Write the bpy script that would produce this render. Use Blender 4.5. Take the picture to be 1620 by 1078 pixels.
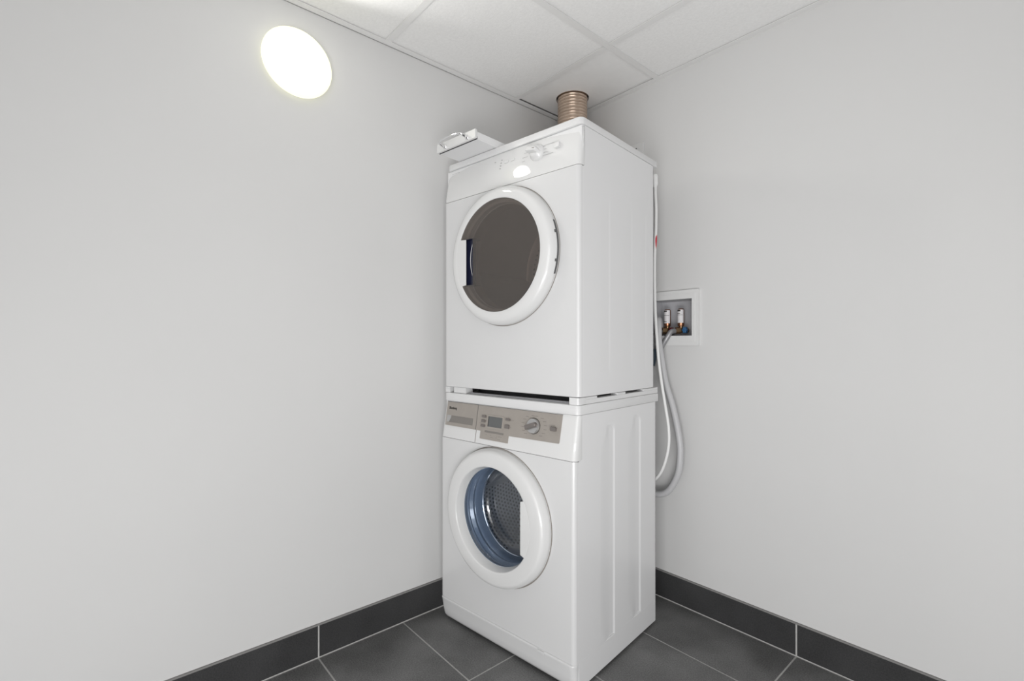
import bpy, bmesh, math, random
from mathutils import Vector, Matrix
random.seed(4)
for o in list(bpy.data.objects): bpy.data.objects.remove(o)
scene = bpy.context.scene
COL = scene.collection
PI = math.pi

# ------------------------------------------------------------ camera, world, lights, exposure
cam_data = bpy.data.cameras.new('camera')
cam_data.lens = 36 * 765.37 / 1620
cam_data.sensor_width = 36
cam_data.shift_y = 7.54 / 1620
cam_data.clip_start = 0.02
cam = bpy.data.objects.new('camera', cam_data)
COL.objects.link(cam)
cam.location = (1.5661, -1.7047, 0.9971)
cam.rotation_euler = (PI / 2, 0, math.radians(48.835))
scene.camera = cam

world = bpy.data.worlds.new('world')
scene.world = world
world.use_nodes = True
world.node_tree.nodes['Background'].inputs[0].default_value = (1.0, 0.995, 0.985, 1)
world.node_tree.nodes['Background'].inputs[1].default_value = 0.20


def area(name, loc, target, size, size_y, power, color=(1, 1, 1)):
    d = bpy.data.lights.new(name, 'AREA')
    d.shape = 'RECTANGLE'
    d.size = size
    d.size_y = size_y
    d.energy = power
    d.color = color
    o = bpy.data.objects.new(name, d)
    COL.objects.link(o)
    o.location = loc
    o.rotation_euler = (Vector(target) - Vector(loc)).to_track_quat('-Z', 'Y').to_euler()
    return o


bounce = area('bounce_light', (1.55, -1.75, 0.30), (0.95, -0.95, 2.05), 1.1, 1.1, 3.9, (1.0, 0.995, 0.99))  # added fill aimed upward to brighten the ceiling
bounce.data.spread = math.radians(110)
area('low_light', (1.95, -2.15, 0.30), (0.5, -0.6, 0.18), 1.4, 0.5, 22, (1.0, 0.998, 0.995))  # added low fill to lift the lower walls and machine fronts
rear_fill = area('rear_fill_light', (2.5, -2.8, 1.0), (0.4, -0.5, 1.0), 2.0, 1.9, 11.0, (1.0, 0.998, 0.995))  # unseen fill added behind the camera, aimed at the corner
rear_fill.data.spread = math.radians(100)

vs = scene.view_settings
vs.view_transform = 'Standard'
vs.look = 'None'
vs.gamma = 1
vs.use_curve_mapping = False
vs.exposure = 0.0


# ------------------------------------------------------------ materials
def mat(name, col, rough=0.5, metal=0.0, coat=0.0, emit=None, emit_s=0.0, noise=None, bump=None, spec=None):
    """noise=(scale, amount) colour variation, bump=(scale, strength, distance)"""
    m = bpy.data.materials.new(name)
    m.use_nodes = True
    nt = m.node_tree
    b = nt.nodes['Principled BSDF']
    b.inputs['Base Color'].default_value = (*col, 1)
    b.inputs['Roughness'].default_value = rough
    b.inputs['Metallic'].default_value = metal
    b.inputs['Coat Weight'].default_value = coat
    b.inputs['Coat Roughness'].default_value = 0.03
    if spec is not None:
        b.inputs['Specular IOR Level'].default_value = spec
    if emit:
        b.inputs['Emission Color'].default_value = (*emit, 1)
        b.inputs['Emission Strength'].default_value = emit_s
    tc = nt.nodes.new('ShaderNodeTexCoord')
    if noise:
        n = nt.nodes.new('ShaderNodeTexNoise')
        n.inputs['Scale'].default_value = noise[0]
        n.inputs['Detail'].default_value = 6
        nt.links.new(tc.outputs['Object'], n.inputs['Vector'])
        r = nt.nodes.new('ShaderNodeMapRange')
        r.inputs['From Min'].default_value = 0.3
        r.inputs['From Max'].default_value = 0.7
        r.inputs['To Min'].default_value = 1 - noise[1]
        r.inputs['To Max'].default_value = 1 + noise[1]
        nt.links.new(n.outputs['Fac'], r.inputs['Value'])
        mx = nt.nodes.new('ShaderNodeVectorMath')
        mx.operation = 'SCALE'
        mx.inputs[0].default_value = col
        nt.links.new(r.outputs['Result'], mx.inputs['Scale'])
        nt.links.new(mx.outputs['Vector'], b.inputs['Base Color'])
    if bump:
        n2 = nt.nodes.new('ShaderNodeTexNoise')
        n2.inputs['Scale'].default_value = bump[0]
        n2.inputs['Detail'].default_value = 4
        nt.links.new(tc.outputs['Object'], n2.inputs['Vector'])
        bp = nt.nodes.new('ShaderNodeBump')
        bp.inputs['Strength'].default_value = bump[1]
        bp.inputs['Distance'].default_value = bump[2]
        nt.links.new(n2.outputs['Fac'], bp.inputs['Height'])
        nt.links.new(bp.outputs['Normal'], b.inputs['Normal'])
    return m


def tile_mat(name, col, amount, speck):
    """dark porcelain: cloudy tone, fine grain and sparse pale dust specks"""
    m = mat(name, col, 0.42, spec=0.4)
    nt = m.node_tree
    b = nt.nodes['Principled BSDF']
    tc = nt.nodes.new('ShaderNodeTexCoord')
    geo = nt.nodes.new('ShaderNodeNewGeometry')
    a = nt.nodes.new('ShaderNodeTexNoise'); a.inputs['Scale'].default_value = 5; a.inputs['Detail'].default_value = 5
    g = nt.nodes.new('ShaderNodeTexNoise'); g.inputs['Scale'].default_value = 260; g.inputs['Detail'].default_value = 3
    for n in (a, g): nt.links.new(geo.outputs['Position'], n.inputs['Vector'])
    s = nt.nodes.new('ShaderNodeMath'); s.operation = 'ADD'
    s1 = nt.nodes.new('ShaderNodeMath'); s1.operation = 'MULTIPLY'; s1.inputs[1].default_value = 1.0
    nt.links.new(g.outputs['Fac'], s1.inputs[0])
    nt.links.new(a.outputs['Fac'], s.inputs[0]); nt.links.new(s1.outputs[0], s.inputs[1])
    r = nt.nodes.new('ShaderNodeMapRange')
    r.inputs['From Min'].default_value = 0.70; r.inputs['From Max'].default_value = 1.30
    r.inputs['To Min'].default_value = 1 - amount; r.inputs['To Max'].default_value = 1 + amount
    nt.links.new(s.outputs[0], r.inputs['Value'])
    mx = nt.nodes.new('ShaderNodeVectorMath'); mx.operation = 'SCALE'; mx.inputs[0].default_value = col
    nt.links.new(r.outputs['Result'], mx.inputs['Scale'])
    v = nt.nodes.new('ShaderNodeTexVoronoi'); v.inputs['Scale'].default_value = 55
    nt.links.new(geo.outputs['Position'], v.inputs['Vector'])
    lt = nt.nodes.new('ShaderNodeMath'); lt.operation = 'LESS_THAN'; lt.inputs[1].default_value = 0.06
    nt.links.new(v.outputs['Distance'], lt.inputs[0])
    n3 = nt.nodes.new('ShaderNodeTexNoise'); n3.inputs['Scale'].default_value = 6
    nt.links.new(geo.outputs['Position'], n3.inputs['Vector'])
    gt = nt.nodes.new('ShaderNodeMath'); gt.operation = 'GREATER_THAN'; gt.inputs[1].default_value = 0.55
    nt.links.new(n3.outputs['Fac'], gt.inputs[0])
    mm = nt.nodes.new('ShaderNodeMath'); mm.operation = 'MULTIPLY'
    nt.links.new(lt.outputs[0], mm.inputs[0]); nt.links.new(gt.outputs[0], mm.inputs[1])
    m2 = nt.nodes.new('ShaderNodeMath'); m2.operation = 'MULTIPLY'; m2.inputs[1].default_value = speck
    nt.links.new(mm.outputs[0], m2.inputs[0])
    mix = nt.nodes.new('ShaderNodeMix'); mix.data_type = 'RGBA'
    nt.links.new(m2.outputs[0], mix.inputs['Factor'])
    nt.links.new(mx.outputs['Vector'], mix.inputs['A'])
    mix.inputs['B'].default_value = (0.35, 0.34, 0.33, 1)
    nt.links.new(mix.outputs['Result'], b.inputs['Base Color'])
    return m


def glass_mat(name, tint, diff, diff_w, rough=0.03, f0=1.5):
    """thin clear pane: tinted see-through, a share of diffuse colour standing in for reflected haze, fresnel gloss"""
    m = bpy.data.materials.new(name)
    m.use_nodes = True
    nt = m.node_tree
    nt.nodes.clear()
    out = nt.nodes.new('ShaderNodeOutputMaterial')
    tr = nt.nodes.new('ShaderNodeBsdfTransparent'); tr.inputs[0].default_value = (*tint, 1)
    df = nt.nodes.new('ShaderNodeBsdfDiffuse'); df.inputs[0].default_value = (*diff, 1)
    gl = nt.nodes.new('ShaderNodeBsdfGlossy'); gl.inputs['Roughness'].default_value = rough
    lw = nt.nodes.new('ShaderNodeLayerWeight'); lw.inputs['Blend'].default_value = 0.5
    pw = nt.nodes.new('ShaderNodeMath'); pw.operation = 'POWER'; pw.inputs[1].default_value = 5.0
    nt.links.new(lw.outputs['Facing'], pw.inputs[0])
    fr = nt.nodes.new('ShaderNodeMath'); fr.operation = 'MULTIPLY_ADD'; fr.inputs[1].default_value = 0.9; fr.inputs[2].default_value = f0
    nt.links.new(pw.outputs[0], fr.inputs[0])
    m1 = nt.nodes.new('ShaderNodeMixShader'); m1.inputs[0].default_value = diff_w
    m2 = nt.nodes.new('ShaderNodeMixShader')
    nt.links.new(tr.outputs[0], m1.inputs[1]); nt.links.new(df.outputs[0], m1.inputs[2])
    nt.links.new(fr.outputs[0], m2.inputs[0])
    nt.links.new(m1.outputs[0], m2.inputs[1]); nt.links.new(gl.outputs[0], m2.inputs[2])
    nt.links.new(m2.outputs[0], out.inputs[0])
    return m


M = {
    'wall': mat('wall_paint', (0.635, 0.633, 0.629), 0.55, noise=(3, 0.008), bump=(160, 0.08, 0.001)),
    'wall_core': mat('wall_core', (0.4, 0.4, 0.4), 0.9),
    'ceil': mat('ceiling_tile', (0.87, 0.867, 0.86), 0.9, noise=(120, 0.03), bump=(220, 0.35, 0.0015)),
    'ceil_clean': mat('cut_ceiling_tile', (0.87, 0.867, 0.86), 0.8, noise=(40, 0.01)),
    'tee': mat('ceiling_grid', (0.80, 0.797, 0.79), 0.45),
    'plenum': mat('plenum_dark', (0.05, 0.045, 0.04), 0.9),
    'tile': tile_mat('floor_porcelain', (0.140, 0.140, 0.139), 0.50, 0.6),
    'btile': tile_mat('baseboard_porcelain', (0.042, 0.042, 0.043), 0.35, 0.25),
    'grout': mat('grout', (0.46, 0.455, 0.445), 0.9, noise=(60, 0.08)),
    'bead': mat('edge_bead', (0.22, 0.215, 0.21), 0.8),
    'white': mat('appliance_enamel', (0.635, 0.635, 0.637), 0.22, coat=0.3),
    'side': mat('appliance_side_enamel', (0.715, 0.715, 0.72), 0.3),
    'plastic': mat('white_plastic', (0.675, 0.675, 0.673), 0.5, coat=0.8, spec=0.25),
    'lid': mat('white_lid_plastic', (0.68, 0.68, 0.682), 0.35),
    'silver': mat('champagne_fascia', (0.355, 0.325, 0.295), 0.38, metal=0.25, noise=(30, 0.03)),
    'silver_dark': mat('drawer_recess', (0.22, 0.205, 0.19), 0.35, metal=0.2),
    'button': mat('button_silver', (0.19, 0.172, 0.162), 0.32, metal=0.3),
    'knobs': mat('knob_silver', (0.52, 0.52, 0.52), 0.28, metal=0.75),
    'screen': mat('lcd_screen', (0.10, 0.105, 0.105), 0.12, coat=0.4),
    'seam': mat('seam_shadow', (0.10, 0.10, 0.10), 0.7),
    'black': mat('black_plastic', (0.012, 0.012, 0.014), 0.5),
    'navy': mat('navy_cavity', (0.012, 0.014, 0.035), 0.25),
    'ink': mat('dark_print', (0.05, 0.045, 0.04), 0.6),
    'greyink': mat('grey_print', (0.25, 0.23, 0.21), 0.6),
    'paleink': mat('pale_grey_print', (0.40, 0.40, 0.40), 0.6),
    'steel': mat('drum_steel', (0.56, 0.55, 0.55), 0.28, metal=0.75),
    'hole': mat('drum_hole', (0.006, 0.006, 0.01), 0.6),
    'rubber': mat('grey_gasket', (0.16, 0.20, 0.26), 0.18, coat=1.0),  # blue cast imitates the reflections in the bowl
    'galv': mat('galvanised_drum', (0.55, 0.47, 0.42), 0.35, metal=0.6),
    'glass': glass_mat('door_bowl_glass', (0.86, 0.91, 0.98), (0.35, 0.45, 0.60), 0.04, 0.02, 0.10),  # blue tint paints in reflections of the surroundings
    'smoke': glass_mat('smoked_door_glass', (0.80, 0.76, 0.73), (0.150, 0.138, 0.130), 0.34, 0.10, 0.03),  # brown tint is the glass; grey diffuse share paints the room's reflection haze
    'chrome': mat('chrome', (0.80, 0.80, 0.81), 0.08, metal=1.0),
    'brass': mat('brass', (0.27, 0.18, 0.10), 0.3, metal=0.9),
    'copper': mat('copper', (0.34, 0.16, 0.09), 0.32, metal=0.9),
    'label': mat('white_label', (0.72, 0.70, 0.71), 0.5),
    'red': mat('red_plastic', (0.55, 0.03, 0.05), 0.4),
    'darkred': mat('dark_red_plastic', (0.16, 0.02, 0.025), 0.4),
    'blue': mat('blue_plastic', (0.03, 0.11, 0.24), 0.35),
    'slate': mat('slate_blue_rubber', (0.03, 0.05, 0.07), 0.4),
    'hose': mat('grey_hose', (0.50, 0.50, 0.51), 0.4),
    'braid': mat('braided_steel', (0.33, 0.33, 0.34), 0.4, metal=0.5, bump=(500, 0.5, 0.001)),
    'cable': mat('white_cable', (0.78, 0.78, 0.775), 0.4),
    'boxin': mat('grey_box_plastic', (0.50, 0.50, 0.52), 0.5),
    'boxfr': mat('box_frame_plastic', (0.69, 0.69, 0.687), 0.4),
    'duct': mat('foil_duct', (0.72, 0.57, 0.46), 0.30, metal=1.0),
    'lamp': mat('lamp_glow', (0.9, 0.9, 0.85), 0.4, emit=(1.0, 0.985, 0.875), emit_s=1.25),
    'lampbase': mat('lamp_base', (0.75, 0.75, 0.74), 0.5),
}


nt = M['lamp'].node_tree                       # the diffuser glows brighter in its middle, ivory at the rim
_b = nt.nodes['Principled BSDF']
_tc = nt.nodes.new('ShaderNodeTexCoord'); _sp = nt.nodes.new('ShaderNodeSeparateXYZ')
nt.links.new(_tc.outputs['Object'], _sp.inputs[0])
_cx = nt.nodes.new('ShaderNodeCombineXYZ')
nt.links.new(_sp.outputs['Y'], _cx.inputs['Y']); nt.links.new(_sp.outputs['Z'], _cx.inputs['Z'])
_ln = nt.nodes.new('ShaderNodeVectorMath'); _ln.operation = 'LENGTH'
nt.links.new(_cx.outputs[0], _ln.inputs[0])
_mr = nt.nodes.new('ShaderNodeMapRange')
_mr.inputs['From Min'].default_value = 0.05; _mr.inputs['From Max'].default_value = 0.100
_mr.inputs['To Min'].default_value = 1.8; _mr.inputs['To Max'].default_value = 1.25
nt.links.new(_ln.outputs['Value'], _mr.inputs['Value'])
nt.links.new(_mr.outputs['Result'], _b.inputs['Emission Strength'])
_b.inputs['Emission Color'].default_value = (1.0, 0.995, 0.70, 1)
_b.inputs['Base Color'].default_value = (0.10, 0.10, 0.10, 1)


# ------------------------------------------------------------ helpers
def finish(name, bm, m, parent=None, smooth=35, bevel=0, seg=2, xf=None):
    me = bpy.data.meshes.new(name)
    if xf is not None:
        bm.transform(xf)
    bmesh.ops.recalc_face_normals(bm, faces=bm.faces)
    bm.to_mesh(me)
    bm.free()
    me.materials.append(M[m] if isinstance(m, str) else m)
    if smooth:
        for p in me.polygons: p.use_smooth = True
        me.set_sharp_from_angle(angle=math.radians(smooth))
    o = bpy.data.objects.new(name, me)
    COL.objects.link(o)
    if parent is not None: o.parent = parent
    if bevel:
        b = o.modifiers.new('bevel', 'BEVEL')
        b.width = bevel; b.segments = seg; b.limit_method = 'ANGLE'
        b.harden_normals = False
    return o


def box(bm, x0, x1, y0, y1, z0, z1):
    v = [bm.verts.new(p) for p in ((x0, y0, z0), (x1, y0, z0), (x1, y1, z0), (x0, y1, z0),
                                   (x0, y0, z1), (x1, y0, z1), (x1, y1, z1), (x0, y1, z1))]
    for f in ((0, 3, 2, 1), (4, 5, 6, 7), (0, 1, 5, 4), (1, 2, 6, 5), (2, 3, 7, 6), (3, 0, 4, 7)):
        bm.faces.new([v[i] for i in f])


def B(*bs):
    bm = bmesh.new()
    for b in bs: box(bm, *b)
    return bm


def loft(bm, rings, caps=True, closed=True):
    R = [[bm.verts.new(p) for p in r] for r in rings]
    n = len(R[0])
    for a, b in zip(R, R[1:]):
        for i in range(n if closed else n - 1):
            j = (i + 1) % n
            bm.faces.new((a[i], a[j], b[j], b[i]))
    if caps:
        bm.faces.new(R[0]); bm.faces.new(R[-1])
    return R


def spline(pts, n):
    P = [Vector(p) for p in pts]
    P = [P[0] * 2 - P[1]] + P + [P[-1] * 2 - P[-2]]
    out = []
    for i in range(1, len(P) - 2):
        a, b, c, d = P[i - 1:i + 3]
        for k in range(n):
            t = k / n
            out.append(0.5 * ((2 * b) + (c - a) * t + (2 * a - 5 * b + 4 * c - d) * t * t + (3 * b - a - 3 * c + d) * t ** 3))
    out.append(P[-2])
    return out


def tube(bm, pts, r, seg=12):
    pts = [Vector(p) for p in pts]
    rings = []
    up = None
    for i, p in enumerate(pts):
        t = (pts[min(i + 1, len(pts) - 1)] - pts[max(i - 1, 0)]).normalized()
        if up is None:
            up = t.orthogonal().normalized()
        up = (up - t * up.dot(t)).normalized()
        s = t.cross(up)
        rr = r(i) if callable(r) else r
        rings.append([p + (up * math.cos(2 * PI * k / seg) + s * math.sin(2 * PI * k / seg)) * rr for k in range(seg)])
    loft(bm, rings)


def lathe(bm, prof, c, axis='v', seg=72, a0=0.0, a1=2 * PI, close_prof=True):
    """prof = [(radius, height)]; axis v (y), z or x through c"""
    full = abs(a1 - a0 - 2 * PI) < 1e-6
    n = seg if full else seg + 1
    rings = []
    for k in range(n):
        a = a0 + (a1 - a0) * k / seg
        ca, sa = math.cos(a), math.sin(a)
        ring = []
        for r, h in prof:
            if axis == 'v': ring.append((c[0] + r * ca, c[1] + h, c[2] + r * sa))
            elif axis == 'z': ring.append((c[0] + r * ca, c[1] + r * sa, c[2] + h))
            else: ring.append((c[0] + h, c[1] + r * ca, c[2] + r * sa))
        rings.append([bm.verts.new(p) for p in ring])
    m = len(prof)
    for k in range(n if full else n - 1):
        A, Bq = rings[k], rings[(k + 1) % n]
        for i in range(m if close_prof else m - 1):
            j = (i + 1) % m
            bm.faces.new((A[i], A[j], Bq[j], Bq[i]))
    if not full and close_prof:
        bm.faces.new(rings[0]); bm.faces.new(rings[-1])
    bmesh.ops.remove_doubles(bm, verts=bm.verts, dist=1e-6)


def poly_prism(bm, pts, f, back):
    """pts (u, z); f(u, z) -> front point; back = vector added for the rear face"""
    F = [bm.verts.new(f(*p)) for p in pts]
    K = [bm.verts.new(Vector(f(*p)) + Vector(back)) for p in pts]
    bm.faces.new(F); bm.faces.new(K)
    n = len(pts)
    for i in range(n):
        j = (i + 1) % n
        bm.faces.new((F[i], F[j], K[j], K[i]))


def plate_with_hole(bm, x0, x1, z0, z1, cx, cz, r, f, thick, seg=64):
    """flat rectangle with a round hole; f(a, b) -> 3D point; thick = vector"""
    angs = [2 * PI * k / seg for k in range(seg)]
    for X in (x0, x1):
        for Z in (z0, z1):
            angs.append(math.atan2(Z - cz, X - cx) % (2 * PI))
    angs = sorted(set(round(a, 6) for a in angs))
    inn, outt = [], []
    for a in angs:
        ca, sa = math.cos(a), math.sin(a)
        t = min([(x1 - cx) / ca if ca > 1e-9 else 1e9, (x0 - cx) / ca if ca < -1e-9 else 1e9,
                 (z1 - cz) / sa if sa > 1e-9 else 1e9, (z0 - cz) / sa if sa < -1e-9 else 1e9])
        inn.append((cx + r * ca, cz + r * sa)); outt.append((cx + t * ca, cz + t * sa))
    T = Vector(thick)
    q = [[bm.verts.new(Vector(f(*p)) + s) for p in lst] for lst, s in
         ((outt, Vector()), (inn, Vector()), (inn, T), (outt, T))]
    n = len(angs)
    for k in range(4):
        a, b = q[k], q[(k + 1) % 4]
        for i in range(n):
            j = (i + 1) % n
            bm.faces.new((a[i], a[j], b[j], b[i]))


def thing(name, label, cat, loc=(0, 0, 0), rz=0.0, group=None):
    o = bpy.data.objects.new(name, None)
    o.empty_display_size = 0.05
    COL.objects.link(o)
    o.location = loc
    o.rotation_euler = (0, 0, rz)
    o['label'] = label; o['category'] = cat
    if group: o['group'] = group
    return o


def tag(o, label, cat, group=None):
    o['label'] = label; o['category'] = cat
    if group: o['group'] = group
    return o


def struct(name, bm, m, label=None, **k):
    o = finish(name, bm, m, **k)
    o['kind'] = 'structure'
    if label: o['label'] = label
    return o


# ------------------------------------------------------------ room
H = 2.053
XE, YE = 2.6, -2.9
wl = struct('wall_left', B((-0.10, -0.006, YE, 0.10, 0, H + 0.35)), 'wall', 'plain white painted wall carrying the round lamp', smooth=0)
hx0, hx1, hz0, hz1 = 0.462, 0.649, 1.030, 1.177
wr = struct('wall_right', B((-0.006, hx0, 0.006, 0.12, 0, H + 0.35), (hx1, XE, 0.006, 0.12, 0, H + 0.35),
                            (hx0, hx1, 0.006, 0.12, 0, hz0), (hx0, hx1, 0.006, 0.12, hz1, H + 0.35)), 'wall',
            'plain white painted wall with the recessed outlet box', smooth=0)

# floor: grout bed with individual tiles
fl = struct('floor', B((-0.01, XE, YE, 0.01, -0.06, -0.0012)), 'grout', 'dark grey porcelain tile floor with pale grout', smooth=0)
g = 0.0025
tile_cache = {}


def floor_tile(x0, x1, y0, y1):
    w, d = round(x1 - x0, 4), round(y1 - y0, 4)
    if (w, d) not in tile_cache:
        o = finish('floor_tile', B((0, w, 0, d, -0.01, 0.0)), 'tile', fl, smooth=0, bevel=0.0006, seg=1)
        tile_cache[(w, d)] = o
    else:
        o = tile_cache[(w, d)].copy(); COL.objects.link(o); o.parent = fl
    o.location = (x0, y0, 0)


xs = [0.0, 0.399, 0.999, 1.599, 2.199, 2.6]
ys = [0.0, -0.2545, -0.5550, -0.8545, -1.1545, -1.4545, -1.7545, -2.0545, -2.3545, -2.6545, -2.9]
for i in range(len(xs) - 1):
    for j in range(len(ys) - 1):
        floor_tile(xs[i] + g, xs[i + 1] - g, ys[j + 1] + g, ys[j] - g)

# baseboards: grout strip + individual tiles
bh = 0.1071
bl = struct('baseboard_left', B((-0.006, -0.0012, YE, 0.0, -0.0008, bh)), 'grout', 'black tile skirting along the left wall', smooth=0)
bys = [0.0, -0.5545, -1.1535, -1.7535, -2.3535, -2.9]
for a, b in zip(bys, bys[1:]):
    finish('baseboard_tile', B((-0.006, 0.0, b + g, a - (g if a else 0.002), 0.003, bh - 0.0045)), 'btile', bl, smooth=0, bevel=0.0005, seg=1)
finish('top_bead', B((-0.010, -0.0003, YE, 0.0, bh - 0.0045, bh + 0.0004)), 'bead', bl, smooth=0)
br = struct('baseboard_right', B((0.0, XE, 0.0012, 0.006, -0.0008, bh)), 'grout', 'black tile skirting along the right wall', smooth=0)
bxs = [0.0, 0.399, 0.999, 1.599, 2.199, 2.6]
for a, b in zip(bxs, bxs[1:]):
    finish('baseboard_tile', B((a + g, b - g, 0.0, 0.006, 0.003, bh - 0.0045)), 'btile', br, smooth=0, bevel=0.0005, seg=1)

finish('top_bead', B((0.0, XE, 0.0003, 0.010, bh - 0.0045, bh + 0.0004)), 'bead', br, smooth=0)

# ceiling: slab far above, hung grid, lay-in tiles
ce = struct('ceiling', B((-0.1, XE, YE, 0.12, H + 0.35, H + 0.40)), 'plenum', 'suspended ceiling of square lay-in tiles in a white grid', smooth=0)
trim_bm = B((-0.012, 0.020, YE, 0.006, H, H + 0.0015), (-0.012, -0.004, YE, 0.006, H, H + 0.022))
struct('trim_1', trim_bm, 'tee', 'white wall angle holding the ceiling tiles on the left wall', smooth=0)
struct('trim_2', B((-0.006, XE, -0.020, 0.012, H + 0.0002, H + 0.0017), (-0.006, XE, 0.004, 0.012, H, H + 0.022)), 'tee',
       'white wall angle holding the ceiling tiles on the right wall', smooth=0)
tx = [0.503, 1.103, 1.703, 2.303]
ty = [-0.324, -0.922, -1.522, -2.122, -2.722]
hw = 0.0115
for x in tx:
    finish('ceiling_tee', B((x - hw, x + hw, YE, -0.018, H + 0.0003, H + 0.0016), (x - 0.001, x + 0.001, YE, -0.018, H + 0.0016, H + 0.035)), 'tee', ce, smooth=0)
for y in ty:
    xa = 0.018
    for x in tx + [XE]:
        finish('ceiling_tee', B((xa, x - hw - 0.0004, y - hw, y + hw, H + 0.0003, H + 0.0016),
                                (xa, x - hw, y - 0.001, y + 0.001, H + 0.0016, H + 0.035)), 'tee', ce, smooth=0)
        xa = x + hw + 0.0004
tz0, tz1 = H + 0.0040, H + 0.019
txs = [0.003] + tx + [XE]
tys = [-0.003] + ty + [YE]
DC = (0.167, -0.135)
for i in range(len(txs) - 1):
    for j in range(len(tys) - 1):
        a0, a1, b0, b1 = txs[i] + 0.003, txs[i + 1] - 0.003, tys[j + 1] + 0.003, tys[j] - 0.003
        if i == 0 and j == 0:
            bm = bmesh.new()
            zz = tz0 + 0.0025
            plate_with_hole(bm, a0, a1, b0, b1, DC[0], DC[1], 0.0705, lambda a, b: (a, b, zz), (0, 0, 0.014), 48)
            for v in bm.verts:
                if abs(v.co.y - b0) < 1e-4:
                    v.co.y = ty[0] + hw - 0.004 + max(0.0, 0.0120 * (1 - v.co.x / 0.36))
                if abs(v.co.x - a0) < 1e-4: v.co.x = 0.0215
            o = finish('ceiling_tile', bm, 'ceil_clean', ce, smooth=0)
            o['label'] = 'smooth corner ceiling tile cut out around the duct'
        else:
            finish('ceiling_tile', B((a0, a1, b0, b1, tz0, tz1)), 'ceil', ce, smooth=0)

# ------------------------------------------------------------ round wall lamp
LC = (-0.006, -1.2200, 1.8680)
lamp = thing('wall_lamp', 'round glowing flush lamp high on the left wall', 'lamp', LC)
bm = bmesh.new()
lathe(bm, [(0.0, 0.0), (0.093, 0.0), (0.093, 0.010), (0.0, 0.010)], (0, 0, 0), 'x', 64)
finish('lamp_base', bm, 'lampbase', lamp)
bm = bmesh.new()
prof = [(0.0, 0.010), (0.101, 0.010), (0.1040, 0.013), (0.1040, 0.017)]
for k in range(1, 9):
    a = k / 8 * PI / 2
    prof.append((0.1040 * math.cos(a), 0.017 + 0.020 * math.sin(a)))
lathe(bm, prof, (0, 0, 0), 'x', 72)
finish('diffuser', bm, 'lamp', lamp, smooth=60)
ld = bpy.data.lights.new('lamp_light', 'AREA')      # the lamp's own light: a disc on the face of the diffuser
ld.shape = 'DISK'; ld.size = 0.15; ld.energy = 1.9; ld.color = (1.0, 0.985, 0.95); ld.spread = math.radians(140)
lo = bpy.data.objects.new('lamp_light', ld)
COL.objects.link(lo); lo.parent = lamp
lo.location = (0.040, 0, 0); lo.rotation_euler = (0, -PI / 2, 0)


# ------------------------------------------------------------ appliance helpers (u right, v back, z up; origin front right bottom)
def plan(u0, u1, v0, v1, z, rf=0.014, rb=0.004, n=6, bow=0.0):
    """closed outline of a cabinet section seen from above"""
    out = []

    def arc(cu, cv, r, a0, a1):
        for k in range(n + 1):
            a = a0 + (a1 - a0) * k / n
            out.append([cu + r * math.cos(a), cv + r * math.sin(a)])
    arc(u0 + rf, v0 + rf, rf, PI, 1.5 * PI)
    for k in range(1, 12):
        out.append([u0 + rf + (u1 - u0 - 2 * rf) * k / 12, v0])
    arc(u1 - rf, v0 + rf, rf, 1.5 * PI, 2 * PI)
    arc(u1 - rb, v1 - rb, rb, 0, PI / 2)
    arc(u0 + rb, v1 - rb, rb, PI / 2, PI)
    mid, hf = (u0 + u1) / 2, (u1 - u0) / 2
    res = []
    for u, v in out:
        if bow and v < (v0 + v1) / 2:
            v += bow * ((u - mid) / hf) ** 2
        res.append((u, v, z))
    return res


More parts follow.
